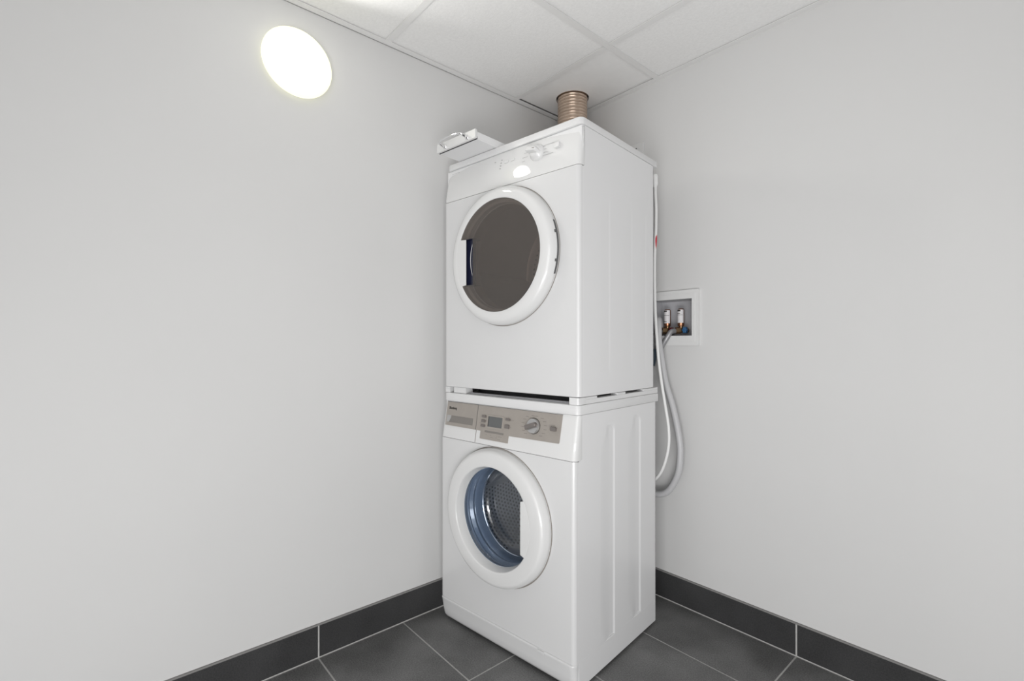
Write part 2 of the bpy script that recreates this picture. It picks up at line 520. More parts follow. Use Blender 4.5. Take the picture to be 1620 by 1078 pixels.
def machine_parts(root, W, D, zf0, zf1, ztop, hc, hr, vtop, sidepan, xf, rf=0.014):
    """cabinet: side walls with pressed panels, back, top deck; front sheet with a round hole"""
    bm = bmesh.new()
    # wrap: from the front left corner round the back to the front right corner (thin sheet)
    box(bm, -W, -W + 0.003, rf, D, zf0, zf1)
    box(bm, -W, 0.0, D - 0.003, D, zf0, ztop)
    box(bm, -W, -W + 0.003, vtop + rf, D, zf1, ztop)
    box(bm, -W + 0.001, -0.001, 0.03, D, zf0, zf0 + 0.003)
    box(bm, -W + 0.001, -0.001, vtop + 0.006, D, ztop - 0.003, ztop)
    # recessed backing behind the control panel seam
    box(bm, -W + 0.003, -0.003, vtop + 0.004, vtop + 0.007, zf1 - 0.02, ztop)
    finish('cabinet', bm, 'side', root, smooth=0, xf=xf)
    # right side sheet, height field
    bm = bmesh.new()
    nv, nz = 150, 150
    grid = []
    for i in range(nv + 1):
        v = rf + (D - rf) * i / nv
        row = []
        for j in range(nz + 1):
            z = zf0 + (ztop - zf0) * j / nz
            vv = v
            if z > zf1 and vv < vtop + rf: vv = vtop + rf
            row.append(bm.verts.new((sidepan(v, z), vv, z)))
        grid.append(row)
    for i in range(nv):
        for j in range(nz):
            try: bm.faces.new((grid[i][j], grid[i + 1][j], grid[i + 1][j + 1], grid[i][j + 1]))
            except ValueError: pass
    finish('side_panel', bm, 'side', root, smooth=60, xf=xf)
    # front sheet
    bm = bmesh.new()
    plate_with_hole(bm, -W + rf, -rf, zf0, zf1, hc[0], hc[1], hr, lambda a, b: (a, 0.0, b), (0, 0.004, 0), 72)
    for s, cu in ((-1, -W + rf), (1, -rf)):
        rings = []
        for z in (zf0, zf1):
            ring = []
            for k in range(9):
                a = 1.5 * PI + s * k / 8 * PI / 2
                ring.append((cu + rf * math.cos(a), rf + rf * math.sin(a), z))
            for k in range(8, -1, -1):
                a = 1.5 * PI + s * k / 8 * PI / 2
                ring.append((cu + (rf - 0.003) * math.cos(a), rf + (rf - 0.003) * math.sin(a), z))
            rings.append(ring)
        loft(bm, rings)
    bmesh.ops.remove_doubles(bm, verts=bm.verts, dist=1e-5)
    finish('front_panel', bm, 'white', root, smooth=40, xf=xf)


def sstep(a, b, x):
    t = max(0, min(1, (x - a) / (b - a)))
    return t * t * (3 - 2 * t)


def make_text(name, s, size, mtx, m, parent, bold=0.0, xf=None, squeeze=1.0):
    cu = bpy.data.curves.new(name, 'FONT')
    cu.body = s; cu.size = size; cu.offset = bold; cu.extrude = 0.0002
    cu.resolution_u = 3
    t = bpy.data.objects.new(name, cu)
    COL.objects.link(t)
    bpy.context.view_layer.update()
    dg = bpy.context.evaluated_depsgraph_get()
    me = bpy.data.meshes.new_from_object(t.evaluated_get(dg))
    bpy.data.objects.remove(t)
    w = max(v.co.x for v in me.vertices)
    me.transform(Matrix.Diagonal((squeeze, 1, 1, 1)))
    me.transform(mtx)
    if xf is not None: me.transform(xf)
    me.materials.clear(); me.materials.append(M[m])
    o = bpy.data.objects.new(name, me)
    COL.objects.link(o); o.parent = parent
    return o


# ============================================================ WASHER
W = 0.595
phi = math.radians(6.3456)


def origin(x, y, ph, mu, mv):
    return (x + mu * math.cos(ph) - mv * math.sin(ph), y + mu * math.sin(ph) + mv * math.cos(ph))


wo = origin(0.6517, -0.6688, phi, -W / 2, 0.25)
washer = thing('washing_machine', 'white front-loading washing machine with champagne control strip, standing on the tiled floor', 'washing machine', (wo[0], wo[1], 0), phi)
XW = Matrix.Translation((W / 2, -0.25, 0))


def wside(v, z):
    d = 0.0
    # two pressed panels, steep right edge, gentle left edge, rounded ends
    for v0, v1, z0, z1 in ((0.075, 0.218, 0.026, 0.748), (0.250, 0.388, 0.046, 0.758)):
        rz = 0.05 if z < 0.4 else 0.022
        rv = 0.034 if z < 0.4 else 0.02
        lo_, hi_ = z0 + 0.05, z1 - 0.022
        zc = min(max(z, lo_), hi_)
        dv = v1 - rv
        if z < lo_ or z > hi_:
            rr = math.hypot(max(0.0, v - dv) / rv, (z - zc) / rz)
            e = 1 - sstep(0.86, 1.03, rr)
            e *= sstep(v1 - 0.055, v1 - 0.028, v)
        else:
            e = 1 - sstep(v1 - 0.006, v1 + 0.001, v)
            k_ = min(1.0, (z - lo_) / 0.06, (hi_ - z) / 0.06)
            e *= sstep(v1 - 0.055 - 0.035 * k_, v1 - 0.028 + 0.010 * k_, v)
        d = max(d, e)
    return -0.0030 * d


hcw = (-0.305, 0.440)
machine_parts(washer, W, 0.50, 0.0845, 0.6636, 0.7945, hcw, 0.166, 0.022, wside, XW)
# base section behind the kick plate
finish('cabinet_base', B((-W, 0.0, 0.02, 0.50, 0.008, 0.0845)), 'side', washer, smooth=0, bevel=0.001, xf=XW)
for fu in (-0.55, -0.045):
    for fv in (0.06, 0.45):
        bm = bmesh.new()
        lathe(bm, [(0, 0), (0.02, 0), (0.02, 0.009), (0, 0.009)], (fu, fv, 0), 'z', 20)
        finish('foot', bm, 'black', washer, xf=XW)
# kick plate
bm = bmesh.new()
ks = []
for z, v0, ru in ((0.008, 0.016, 0.020), (0.013, 0.009, 0.014), (0.022, 0.0045, 0.008), (0.045, 0.001, 0.003), (0.074, -0.0020, 0.0), (0.0795, -0.0034, -0.0008), (0.0812, -0.0030, -0.0006), (0.0838, 0.0004, 0.001)):
    ks.append(plan(-W + ru * 0.7, -0.0005 - ru * 0.15, v0, 0.05, z, rf=0.018))
loft(bm, ks)
kick = finish('kick_plate', bm, 'white', washer, smooth=40, xf=XW)
finish('tab', B((-0.134, -0.108, -0.0065, 0.001, 0.0745, 0.0820)), 'white', kick, smooth=0, bevel=0.001, xf=XW)

# control panel
VWZ = lambda z: 0.022 * (z - 0.664) / 0.131
bm = bmesh.new()
loft(bm, [plan(-W + 0.004 * t, -0.0002, VWZ(0.6645 + 0.1295 * t) + (0.0012 if t in (0.0,) else 0), 0.0400, 0.6645 + 0.1295 * t, rf=0.016 - 0.010 * t * 0.3) for t in (0.0, 0.012, 0.5, 1.0)])
cp = finish('control_panel', bm, 'plastic', washer, smooth=40, xf=XW)
sl = math.atan(0.022 / 0.131)
nrm = Vector((0, -math.cos(sl), math.sin(sl)))


def wp(u, z, off=0.0):
    return Vector((u, VWZ(z), z)) + nrm * off


def wplate(name, pts, off, depth, m, parent, bevel=0.0):
    bm = bmesh.new()
    poly_prism(bm, pts, lambda u, z: wp(u, z, off), -nrm * depth)
    return finish(name, bm, m, parent, smooth=0, bevel=bevel, xf=XW)


def rect(u0, u1, z0, z1):
    return [(u0, z0), (u1, z0), (u1, z1), (u0, z1)]


def rrect(u0, u1, z0, z1, r, n=4):
    out = []
    for cu, cz, a0 in ((u1 - r, z1 - r, 0), (u0 + r, z1 - r, 0.5 * PI), (u0 + r, z0 + r, PI), (u1 - r, z0 + r, 1.5 * PI)):
        for k in range(n + 1):
            a = a0 + k / n * PI / 2
            out.append((cu + r * math.cos(a), cz + r * math.sin(a)))
    return out


# fascia with the notch hanging below the display
fas = wplate('fascia', [(-0.4155, 0.7075), (-0.3925, 0.7072), (-0.3925, 0.6828), (-0.388, 0.682), (-0.2625, 0.682), (-0.2615, 0.7055), (-0.0625, 0.7080), (-0.0600, 0.711), (-0.0570, 0.7915), (-0.4155, 0.7910)],
             0.0012, 0.003, 'silver', cp)
# detergent drawer: white lower front and champagne upper front with a scooped grip
dr = wplate('detergent_drawer', [(-0.575, 0.7077), (-0.4172, 0.7077), (-0.4172, 0.7455), (-0.578, 0.7455)], 0.0003, 0.002, 'silver_dark', cp)
bm = bmesh.new()
f = lambda off: (lambda u, z: wp(u, z, off))
poly_prism(bm, rect(-0.5775, -0.4172, 0.7435, 0.791), f(0.0018), -nrm * 0.004)
poly_prism(bm, rect(-0.5775, -0.4172, 0.7077, 0.7118), f(0.0018), -nrm * 0.004)
poly_prism(bm, rect(-0.4335, -0.4172, 0.7118, 0.7435), f(0.0018), -nrm * 0.004)
poly_prism(bm, rect(-0.5775, -0.5735, 0.7118, 0.7435), f(0.0018), -nrm * 0.004)
finish('drawer_front', bm, 'silver', dr, smooth=0, xf=XW)
wplate('grip_lip', rect(-0.571, -0.4345, 0.7118, 0.7195), 0.0012, 0.002, 'silver', dr)
bm = bmesh.new()
poly_prism(bm, [(-0.5735, 0.7435), (-0.5735, 0.7118), (-0.566, 0.7150), (-0.5585, 0.7215), (-0.5525, 0.7330), (-0.5505, 0.7435)], f(0.0010), -nrm * 0.002)
finish('grip_cheek', bm, 'knobs', dr, smooth=0, xf=XW)
for (u0, u1, z0, z1) in ((-0.4168, -0.4159, 0.7077, 0.791), (-0.4135, -0.4125, 0.6665, 0.7074)):
    wplate('drawer_gap', rect(u0, u1, z0, z1), 0.0016, 0.003, 'seam' if z0 > 0.7 else 'greyink', cp)
wplate('panel_gap', rect(-0.5785, -0.0565, 0.7912, 0.7926), 0.0006, 0.002, 'seam', cp)
# logo
bas = wp(-0.5648, 0.7662, 0.0020)
rotm = Matrix.Rotation(PI / 2 + sl * 0.0, 4, 'X')
tilt = Matrix.Rotation(-sl, 4, 'X')
mt = Matrix.Translation(bas) @ tilt @ rotm
make_text('logo', 'Blomberg', 0.0118, mt, 'ink', cp, bold=0.0006, xf=XW, squeeze=0.88)
# display
wplate('display_frame', rrect(-0.3665, -0.2885, 0.7190, 0.7640, 0.004), 0.0028, 0.003, 'silver', cp, 0.0006)
wplate('display', rrect(-0.3585, -0.2950, 0.7250, 0.7588, 0.001), 0.0032, 0.001, 'screen', cp)
wplate('display_shade', rect(-0.3590, -0.3560, 0.7250, 0.7588), 0.0034, 0.001, 'black', cp)
for u, z, w, h in ((-0.3800, 0.7560, 0.0175, 0.0080), (-0.3808, 0.7408, 0.0175, 0.0085), (-0.3818, 0.7252, 0.0175, 0.0080), (-0.2705, 0.7562, 0.0190, 0.0075), (-0.2715, 0.7337, 0.0185, 0.0120)):
    b_ = wplate('button', rrect(u - w / 2, u + w / 2, z - h / 2, z + h / 2, 0.0016), 0.0062, 0.006, 'button', cp, 0.0008)
wplate('indicator_bar', rrect(-0.3715, -0.2850, 0.7050, 0.7115, 0.0020), 0.0018, 0.001, 'silver_dark', cp)
# small printed marks (illegible in the photo: only strokes)
bm = bmesh.new()


def dash(u, z, w, h=0.0013):
    poly_prism(bm, rect(u - w / 2, u + w / 2, z - h / 2, z + h / 2), f(0.0015), -nrm * 0.0006)


KU, KZ = -0.1620, 0.7480
for k in range(16):
    a = 2 * PI * (k + 0.5) / 16
    if k in (11, 12): continue
    r = 0.032
    cu_, cz_ = KU + 1.12 * r * math.cos(a), KZ + r * math.sin(a) * 0.98
    wlen = 0.012
    dash(cu_ + 0.010 * (1 if math.cos(a) > 0 else -1) * (abs(math.cos(a)) > 0.3), cz_, wlen, 0.0022)
    dash(KU + 0.0275 * math.cos(a), KZ + 0.0275 * math.sin(a), 0.003, 0.0008)
for u, z, w in ((-0.252, 0.7555, 0.012), (-0.3955, 0.7560, 0.006), (-0.3950, 0.7325, 0.012), (-0.257, 0.7325, 0.006), (-0.0830, 0.7590, 0.003), (-0.3630, 0.6985, 0.004), (-0.3420, 0.6985, 0.005), (-0.3370, 0.6915, 0.012), (-0.3150, 0.6915, 0.002), (-0.3000, 0.6975, 0.018), (-0.3040, 0.6885, 0.014)):
    dash(u, z, w, 0.0014)
dash(-0.3150, 0.6935, 0.001, 0.009)
finish('printed_marks', bm, 'greyink', cp, smooth=0, xf=XW)['kind'] = 'stuff'
# dial
kx = Matrix.Translation(wp(KU, KZ)) @ Matrix.Rotation(-sl, 4, 'X')
bm = bmesh.new()
lathe(bm, [(0, 0), (0.0248, 0), (0.0248, -0.0025), (0, -0.0025)], (0, 0, 0), 'v', 48)
finish('dial_ring', bm, 'ink', cp, xf=XW @ kx)
bm = bmesh.new()
lathe(bm, [(0, -0.002), (0.0235, -0.002), (0.0228, -0.009), (0.0215, -0.011), (0, -0.011)], (0, 0, 0), 'v', 48)
kn = finish('dial', bm, 'knobs', cp, xf=XW @ kx)
bm = bmesh.new()
rings = []
for L_, h, y in ((0.0225, 0.0075, -0.010), (0.0222, 0.0070, -0.020), (0.0210, 0.0058, -0.0225)):
    rings.append([(-L_, y, -h), (L_ * 0.8, y, -h), (L_, y, 0), (L_ * 0.8, y, h), (-L_, y, h)])
loft(bm, rings)
gr = finish('dial_grip', bm, 'button', kn, smooth=20, bevel=0.001, xf=XW @ kx @ Matrix.Rotation(math.radians(-20), 4, 'Y'))
# start button
wplate('start_button', rrect(-0.0925, -0.0735, 0.7415, 0.7535, 0.0035), 0.0120, 0.012, 'button', cp, 0.001)

# lid
bm = bmesh.new()
loft(bm, [plan(-W + 0.001 + e, 0.0016 - e, 0.0165 + e, 0.520 - e, z, rf=0.014) for z, e in ((0.7955, 0.0008), (0.7965, 0.0), (0.8200, 0.0), (0.8232, 0.0012), (0.8244, 0.004))])
finish('lid', bm, 'lid', washer, smooth=40, xf=XW)

# drum and gasket
bm = bmesh.new()
lathe(bm, [(0.166, 0.003), (0.170, 0.014), (0.162, 0.020), (0.168, 0.030), (0.158, 0.038), (0.163, 0.050), (0.156, 0.058), (0.160, 0.070), (0.152, 0.082), (0.155, 0.090), (0.176, 0.078), (0.176, 0.045), (0.180, 0.02), (0.176, 0.003)], (hcw[0], 0, hcw[1]), 'v', 64)
finish('door_gasket', bm, 'rubber', washer, smooth=60, xf=XW)
RD = 0.225
bm = bmesh.new()
lathe(bm, [(0.158, 0.090), (0.175, 0.100), (0.215, 0.105), (RD, 0.115), (RD, 0.36), (0.215, 0.375), (0.05, 0.365), (0.0, 0.362)], (hcw[0], 0, hcw[1]), 'v', 96, close_prof=False)
drum = finish('drum', bm, 'steel', washer, smooth=40, xf=XW)
bm = bmesh.new()


def disc(c, n, r, seg=6):
    n = Vector(n).normalized(); a = n.orthogonal().normalized(); b = n.cross(a)
    bm.faces.new([bm.verts.new(Vector(c) + (a * math.cos(2 * PI * k / seg) + b * math.sin(2 * PI * k / seg)) * r) for k in range(seg)])


cu_, cz_ = hcw
nrow = 16
for i in range(nrow):
    v = 0.125 + 0.230 * i / (nrow - 1)
    for k in range(96):
        a = 2 * PI * (k + 0.5 * (i % 2)) / 96
        if (k // 4) % 8 == 0: continue
        disc((cu_ + (RD - 0.0008) * math.cos(a), v, cz_ + (RD - 0.0008) * math.sin(a)), (math.cos(a), 0, math.sin(a)), 0.0046)
for i in range(10):
    r = 0.055 + 0.0165 * i
    cnt = int(2 * PI * r / 0.0165)
    for k in range(cnt):
        a = 2 * PI * (k + 0.5 * (i % 2)) / cnt
        vv = 0.362 + 0.003 * (r - 0.0) / 0.05 if r < 0.05 else 0.365 + (r - 0.05) / 0.165 * 0.010
        disc((cu_ + r * math.cos(a), vv - 0.0012, cz_ + r * math.sin(a)), (0, 1, 0), 0.0042)
ho = finish('drum_holes', bm, 'hole', drum, smooth=0, xf=XW)
ho['kind'] = 'stuff'
for q in range(3):
    a = 2 * PI * q / 3 + 0.75
    bm = bmesh.new()
    rings = []
    for t, hgt in ((-0.26, 0.0), (-0.12, 0.035), (0.0, 0.05), (0.12, 0.035), (0.26, 0.0)):
        aa = a + t
        rr = RD - hgt
        rings.append([(cu_ + rr * math.cos(aa), v_, cz_ + rr * math.sin(aa)) for v_ in (0.13, 0.34)])
    loft(bm, rings, caps=False, closed=False)
    finish('drum_paddle', bm, 'steel', drum, smooth=60, xf=XW)

# door
HC = (hcw[0], 0, hcw[1])
bm = bmesh.new()
lathe(bm, [(0.176, 0.0), (0.2200, 0.0), (0.2212, -0.006), (0.2205, -0.014), (0.2175, -0.024), (0.2135, -0.031), (0.209, -0.0345), (0.203, -0.036), (0.1700, -0.0362), (0.1665, -0.0355), (0.1645, -0.033), (0.1585, -0.004), (0.1575, 0.000), (0.162, 0.001)], HC, 'v', 128)
door = finish('door', bm, 'plastic', washer, smooth=50, xf=XW)
bm = bmesh.new()
lathe(bm, [(0.2214, -0.0005), (0.2250, -0.0005), (0.2250, -0.0001), (0.2214, -0.0001)], HC, 'v', 128)
finish('door_gap', bm, 'greyink', door, xf=XW)
bm = bmesh.new()
lathe(bm, [(0.1600, -0.001), (0.1570, 0.004), (0.1510, 0.018), (0.1450, 0.045), (0.1380, 0.078), (0.131, 0.088), (0.118, 0.092), (0.0, 0.095)], HC, 'v', 96, close_prof=False)
finish('glass_bowl', bm, 'glass', door, smooth=70, xf=XW)
bm = bmesh.new()
lathe(bm, [(0.1605, -0.003), (0.1565, -0.003), (0.1565, 0.002), (0.1605, 0.002)], HC, 'v', 96)
finish('glass_seal', bm, 'rubber', door, smooth=50, xf=XW)
bm = bmesh.new()
lathe(bm, [(0.1515, 0.0815), (0.1530, 0.0800), (0.1545, 0.0815), (0.1530, 0.0830)], HC, 'v', 96)
finish('gasket_lip', bm, 'chrome', door, smooth=60, xf=XW)
# grip plate on the right side of the porthole
pts = [(-0.1755, 0.363), (-0.1755, 0.523)]
for k in range(9):
    a = math.atan2(0.523 - 0.44, 0.135) * (1 - k / 8) + math.atan2(0.363 - 0.44, 0.135) * (k / 8)
    pts.append((-0.305 + 0.168 * math.cos(a), 0.44 + 0.168 * math.sin(a)))
bm = bmesh.new()
poly_prism(bm, pts, lambda u, z: (u, -0.0361, z), (0, 0.028, 0))
finish('door_handle', bm, 'plastic', door, smooth=0, bevel=0.0008, xf=XW)

# ============================================================ STACKING FRAME between the machines
sf = thing('stacking_frame', 'thin white stacking frame between washing machine and dryer', 'frame', (wo[0], wo[1], 0.8247), phi)
XS = Matrix.Translation((W / 2, -0.25, -0.8247))
z0, z1 = 0.8247, 0.8452
for side, (u0, u1) in enumerate(((-0.024, -0.0005), (-W + 0.0015, -W + 0.026))):
    bs = [(u0, u1, 0.022, 0.518, z0, z0 + 0.0135), (u0, u1, 0.022, 0.117, z0 + 0.0135, z1), (u0, u1, 0.235, 0.287, z0 + 0.0135, z1), (u0, u1, 0.409, 0.518, z0 + 0.0135, z1)]
    finish('side_rail', B(*bs), 'lid', sf, smooth=0, bevel=0.0008, xf=XS)
finish('back_rail', B((-W + 0.026, -0.024, 0.49, 0.515, z0, z1)), 'lid', sf, smooth=0, xf=XS)
bm = bmesh.new()
loft(bm, [plan(-0.038, -0.0003, 0.0195, 0.060, z, rf=0.008) for z in (z0, z1)])
finish('corner_block', bm, 'lid', sf, smooth=40, xf=XS)
finish('corner_block', B((-0.552, -0.488, 0.026, 0.060, z0, z1)), 'lid', sf, smooth=0, bevel=0.0008, xf=XS)
finish('front_plate', B((-0.488, -0.038, 0.045, 0.048, z0, z0 + 0.004)), 'boxin', sf, smooth=0, xf=XS)
finish('gap_shade_fill', B((-0.488, -0.038, 0.09, 0.11, z0, z1)), 'black', sf, smooth=0, xf=XS)  # black fill paints the shaded interior between the corner blocks

# ============================================================ DRYER
WD = 0.597
phd = math.radians(6.6381)
do = origin(0.6534, -0.6502, phd, -WD / 2, 0.23)
dryer = thing('tumble_dryer', 'white front-loading tumble dryer with a smoked round door, stacked on the washing machine', 'dryer', (do[0], do[1], 0.846), phd)
XD = Matrix.Translation((WD / 2, -0.23, -0.846))
hcd = (-0.295, 1.2860)


def dside(v, z):
    d = 0.0
    for v0, v1 in ((0.10, 0.17), (0.24, 0.31), (0.36, 0.41)):
        e = (1 - sstep(v1 - 0.01, v1, v)) * sstep(v0, v0 + 0.06, v) * sstep(0.90, 0.93, z) * (1 - sstep(1.42, 1.48, z))
        d = max(d, e)
    return -0.0006 * d


machine_parts(dryer, WD, 0.462, 0.8485, 1.5165, 1.6345, hcd, 0.17, 0.012, dside, XD)
bm = bmesh.new()
loft(bm, [plan(-WD + e, -e, e, 0.462, z, rf=0.014) for z, e in ((0.8462, 0.004), (0.8470, 0.0015), (0.8485, 0.0))])
finish('base_edge', bm, 'white', dryer, smooth=50, xf=XD)


def vd(z):
    t = max(0.0, (z - 1.518) / 0.115)
    return 0.002 * t + 0.012 * t * t


def vbow(u, z):
    t = max(0.0, min(1.0, (z - 1.518) / 0.115))
    return 0.007 * t * ((u + WD / 2) / (WD / 2)) ** 2


bm = bmesh.new()
secs = []
for k in range(0, 15):
    t = k / 14
    z = 1.5183 + (1.6345 - 1.5183) * t
    r = 0.0145 + 0.004 * t
    e = 0.0008 if k == 0 else 0
    secs.append(plan(-WD + 0.006 * t * t + e, 0.0 - 0.001 * t - e, vd(z) + e, 0.030, z, rf=min(r, 0.0148), bow=0.007 * t))
loft(bm, secs)
dcp = finish('control_panel', bm, 'plastic', dryer, smooth=50, xf=XD)


def dframe(u, z, off=0.0):
    """frame on the curved dryer panel"""
    s = (vd(z + 0.001) - vd(z - 0.001)) / 0.002
    n = Vector((0, -1, s)).normalized()
    up = Vector((0, s, 1)).normalized()
    p = Vector((u, vd(z) + vbow(u, z), z)) + n * off
    m = Matrix((Vector((1, 0, 0)), -n, up)).transposed().to_4x4()
    return Matrix.Translation(p) @ m


def dpad(name, u, z, w, h, off, depth, m, r=0.001, bevel=0.0):
    bm = bmesh.new()
    poly_prism(bm, rrect(-w / 2, w / 2, -h / 2, h / 2, r), lambda a, b: (a, -off, b), (0, depth, 0))
    return finish(name, bm, m, dcp, smooth=0, bevel=bevel, xf=XD @ dframe(u, z))


dpad('start_button', -0.0825, 1.5925, 0.0185, 0.0165, 0.0095, 0.011, 'plastic', 0.002, 0.0008)
dpad('option_button', -0.2900, 1.5965, 0.0165, 0.0085, 0.0035, 0.005, 'plastic', 0.002, 0.0006)
dpad('option_button', -0.2625, 1.5968, 0.0165, 0.0085, 0.0035, 0.005, 'plastic', 0.002, 0.0006)
for u, z in ((-0.3440, 1.6085), (-0.3130, 1.6085), (-0.3150, 1.5990), (-0.3165, 1.5895), (-0.3180, 1.5800)):
    dpad('indicator_light', u, z, 0.0058, 0.0026, 0.0012, 0.003, 'paleink', 0.001)
bm = bmesh.new()
for u, z, w in ((-0.118, 1.6085, 0.040), (-0.140, 1.6060, 0.018), (-0.132, 1.5960, 0.014), (-0.130, 1.5850, 0.020), (-0.118, 1.5760, 0.040), (-0.205, 1.6040, 0.022), (-0.210, 1.5900, 0.022), (-0.215, 1.5780, 0.014)):
    F_ = dframe(u, z)
    q = [bm.verts.new(F_ @ Vector(p)) for p in ((-w / 2, -0.0008, -0.0006), (w / 2, -0.0008, -0.0006), (w / 2, -0.0008, 0.0006), (-w / 2, -0.0008, 0.0006))]
    bm.faces.new(q)
finish('printed_marks', bm, 'paleink', dcp, smooth=0, xf=XD)['kind'] = 'stuff'
make_text('logo', 'Blomberg', 0.0105, dframe(-0.5700, 1.6230, 0.0012) @ Matrix.Rotation(PI / 2, 4, 'X'), 'paleink', dcp, bold=0.0003, xf=XD, squeeze=0.95)
# dial
kx = dframe(-0.1620, 1.5925)
bm = bmesh.new()
lathe(bm, [(0, 0.001), (0.0265, 0.001), (0.0262, -0.004), (0.0235, -0.0075), (0.021, -0.009), (0.019, -0.016), (0.016, -0.0185), (0, -0.019)], (0, 0, 0), 'v', 48)
kn = finish('dial', bm, 'plastic', dcp, smooth=50, xf=XD @ kx)
bm = bmesh.new()
rings = []
for L_, h, y in ((0.0215, 0.0080, -0.010), (0.0212, 0.0075, -0.030), (0.0200, 0.0062, -0.0335)):
    rings.append([(-L_, y, -h), (L_ * 0.7, y, -h), (L_, y, 0), (L_ * 0.7, y, h), (-L_, y, h)])
loft(bm, rings)
finish('dial_grip', bm, 'plastic', kn, smooth=20, bevel=0.0015, seg=3, xf=XD @ kx @ Matrix.Rotation(math.radians(12), 4, 'Y'))
dm = bmesh.new()
box(dm, 0.006, 0.015, -0.0342, -0.0330, -0.0010, 0.0010)
finish('dial_pointer', dm, 'greyink', kn, smooth=0, xf=XD @ kx @ Matrix.Rotation(math.radians(12), 4, 'Y'))

# lid
bm = bmesh.new()
loft(bm, [plan(-WD + 0.006 + e, 0.0012 - e, 0.0095 + e, 0.489 - e, z, rf=0.016) for z, e in ((1.6360, 0.001), (1.6368, 0.0), (1.6545, 0.0), (1.6572, 0.0012), (1.6582, 0.004))])
finish('lid', bm, 'lid', dryer, smooth=40, xf=XD)

# drum
DCt = (hcd[0], 0, hcd[1])
bm = bmesh.new()
lathe(bm, [(0.172, 0.004), (0.178, 0.03), (0.172, 0.05), (0.20, 0.07), (0.25, 0.08), (0.255, 0.09), (0.255, 0.41), (0.24, 0.42), (0.0, 0.43)], DCt, 'v', 96, close_prof=False)
dd = finish('drum', bm, 'galv', dryer, smooth=40, xf=XD)
bm = bmesh.new()
for i in range(11):
    r = 0.03 + 0.019 * i
    cnt = int(2 * PI * r / 0.020)
    for k in range(cnt):
        a = 2 * PI * (k + 0.5 * (i % 2)) / cnt
        disc((hcd[0] + r * math.cos(a), 0.4165 + (0.24 - r) * 0.01 / 0.24, hcd[1] + r * math.sin(a)), (0, 1, 0), 0.0050)
ho = finish('drum_holes', bm, 'hole', dd, smooth=0, xf=XD)
ho['kind'] = 'stuff'
for q in range(2):
    a = PI * q + 0.25
    bm = bmesh.new()
    rings = []
    for t, hgt in ((-0.2, 0.0), (-0.08, 0.05), (0.0, 0.06), (0.08, 0.05), (0.2, 0.0)):
        aa = a + t
        rr = 0.2545 - hgt
        rings.append([(hcd[0] + rr * math.cos(aa), v_, hcd[1] + rr * math.sin(aa)) for v_ in (0.10, 0.40)])
    loft(bm, rings, caps=False, closed=False)
    finish('drum_paddle', bm, 'galv', dd, smooth=60, xf=XD)

# door: ring, smoked glass, grip
bm = bmesh.new()
lathe(bm, [(0.172, 0.0), (0.2225, 0.0), (0.2240, -0.006), (0.2235, -0.014), (0.2210, -0.024), (0.2165, -0.0325), (0.2100, -0.0375), (0.202, -0.0398), (0.1840, -0.0405), (0.1818, -0.0395), (0.1812, -0.036), (0.1812, -0.020), (0.172, -0.018)], DCt, 'v', 128)
ddoor = finish('door', bm, 'plastic', dryer, smooth=50, xf=XD)
bm = bmesh.new()
lathe(bm, [(0.2242, -0.0006), (0.2268, -0.0006), (0.2268, -0.0001), (0.2242, -0.0001)], DCt, 'v', 128)
finish('door_gap', bm, 'greyink', ddoor, xf=XD)
bm = bmesh.new()
lathe(bm, [(0.2236, -0.0110), (0.2248, -0.0110), (0.2248, -0.0040), (0.2236, -0.0040)], DCt, 'v', 30, math.radians(-20), math.radians(22))
finish('hinge_slot', bm, 'seam', ddoor, smooth=0, xf=XD)
for z in (1.3340, 1.2480):
    a = math.asin((z - hcd[1]) / 0.2245)
    finish('hinge_pin', B((hcd[0] + 0.2245 * math.cos(a) - 0.007, hcd[0] + 0.2245 * math.cos(a) + 0.0015, -0.017, -0.0115, z - 0.004, z + 0.004)), 'seam', ddoor, smooth=0, bevel=0.0008, xf=XD)
R = 0.1814
gc = (hcd[0], hcd[1])
zt, zb, us = 1.3560, 1.2000, -0.4030
at = PI - math.asin((zt - gc[1]) / R)
ab = PI + math.asin((gc[1] - zb) / R)
pts = []
for k in range(97):
    a = at - (at + 2 * PI - ab) * k / 96
    pts.append((gc[0] + R * math.cos(a), gc[1] + R * math.sin(a)))
rr = 0.006
for k in range(5):
    a = -PI / 2 + k / 4 * PI / 2
    pts.append((us - rr + rr * math.cos(a), zb + rr + rr * math.sin(a)))
for k in range(5):
    a = k / 4 * PI / 2
    pts.append((us - rr + rr * math.cos(a), zt - rr + rr * math.sin(a)))
bm = bmesh.new()
poly_prism(bm, pts, lambda u, z: (u, -0.0395, z), (0, 0.0030, 0))
finish('door_glass', bm, 'smoke', ddoor, smooth=70, xf=XD)
# cavity behind the grip
bm = B((-0.470, -0.4035, -0.027, -0.024, 1.201, 1.355), (-0.4045, -0.4030, -0.0395, -0.024, 1.201, 1.355),
       (-0.470, -0.4030, -0.0385, -0.004, 1.1995, 1.2010), (-0.470, -0.4030, -0.0385, -0.004, 1.3550, 1.3565))
finish('grip_cavity', bm, 'navy', ddoor, smooth=0, xf=XD)
bm = bmesh.new()
lathe(bm, [(0.150, -0.0272), (0.1512, -0.0290), (0.1524, -0.0272)], (gc[0] + 0.02, 0, gc[1]), 'v', 24, PI - 0.50, PI + 0.50)
finish('cavity_rib', bm, 'hose', ddoor, smooth=60, xf=XD)
pts = [(-0.4355, zb + 0.0008), (-0.4355, zt - 0.0008)]
for k in range(9):
    a = at + (ab - at) * k / 8
    pts.append((gc[0] + (R + 0.004) * math.cos(a), gc[1] + (R + 0.004) * math.sin(a)))
bm = bmesh.new()
poly_prism(bm, pts, lambda u, z: (u, -0.0408, z), (0, 0.003, 0))
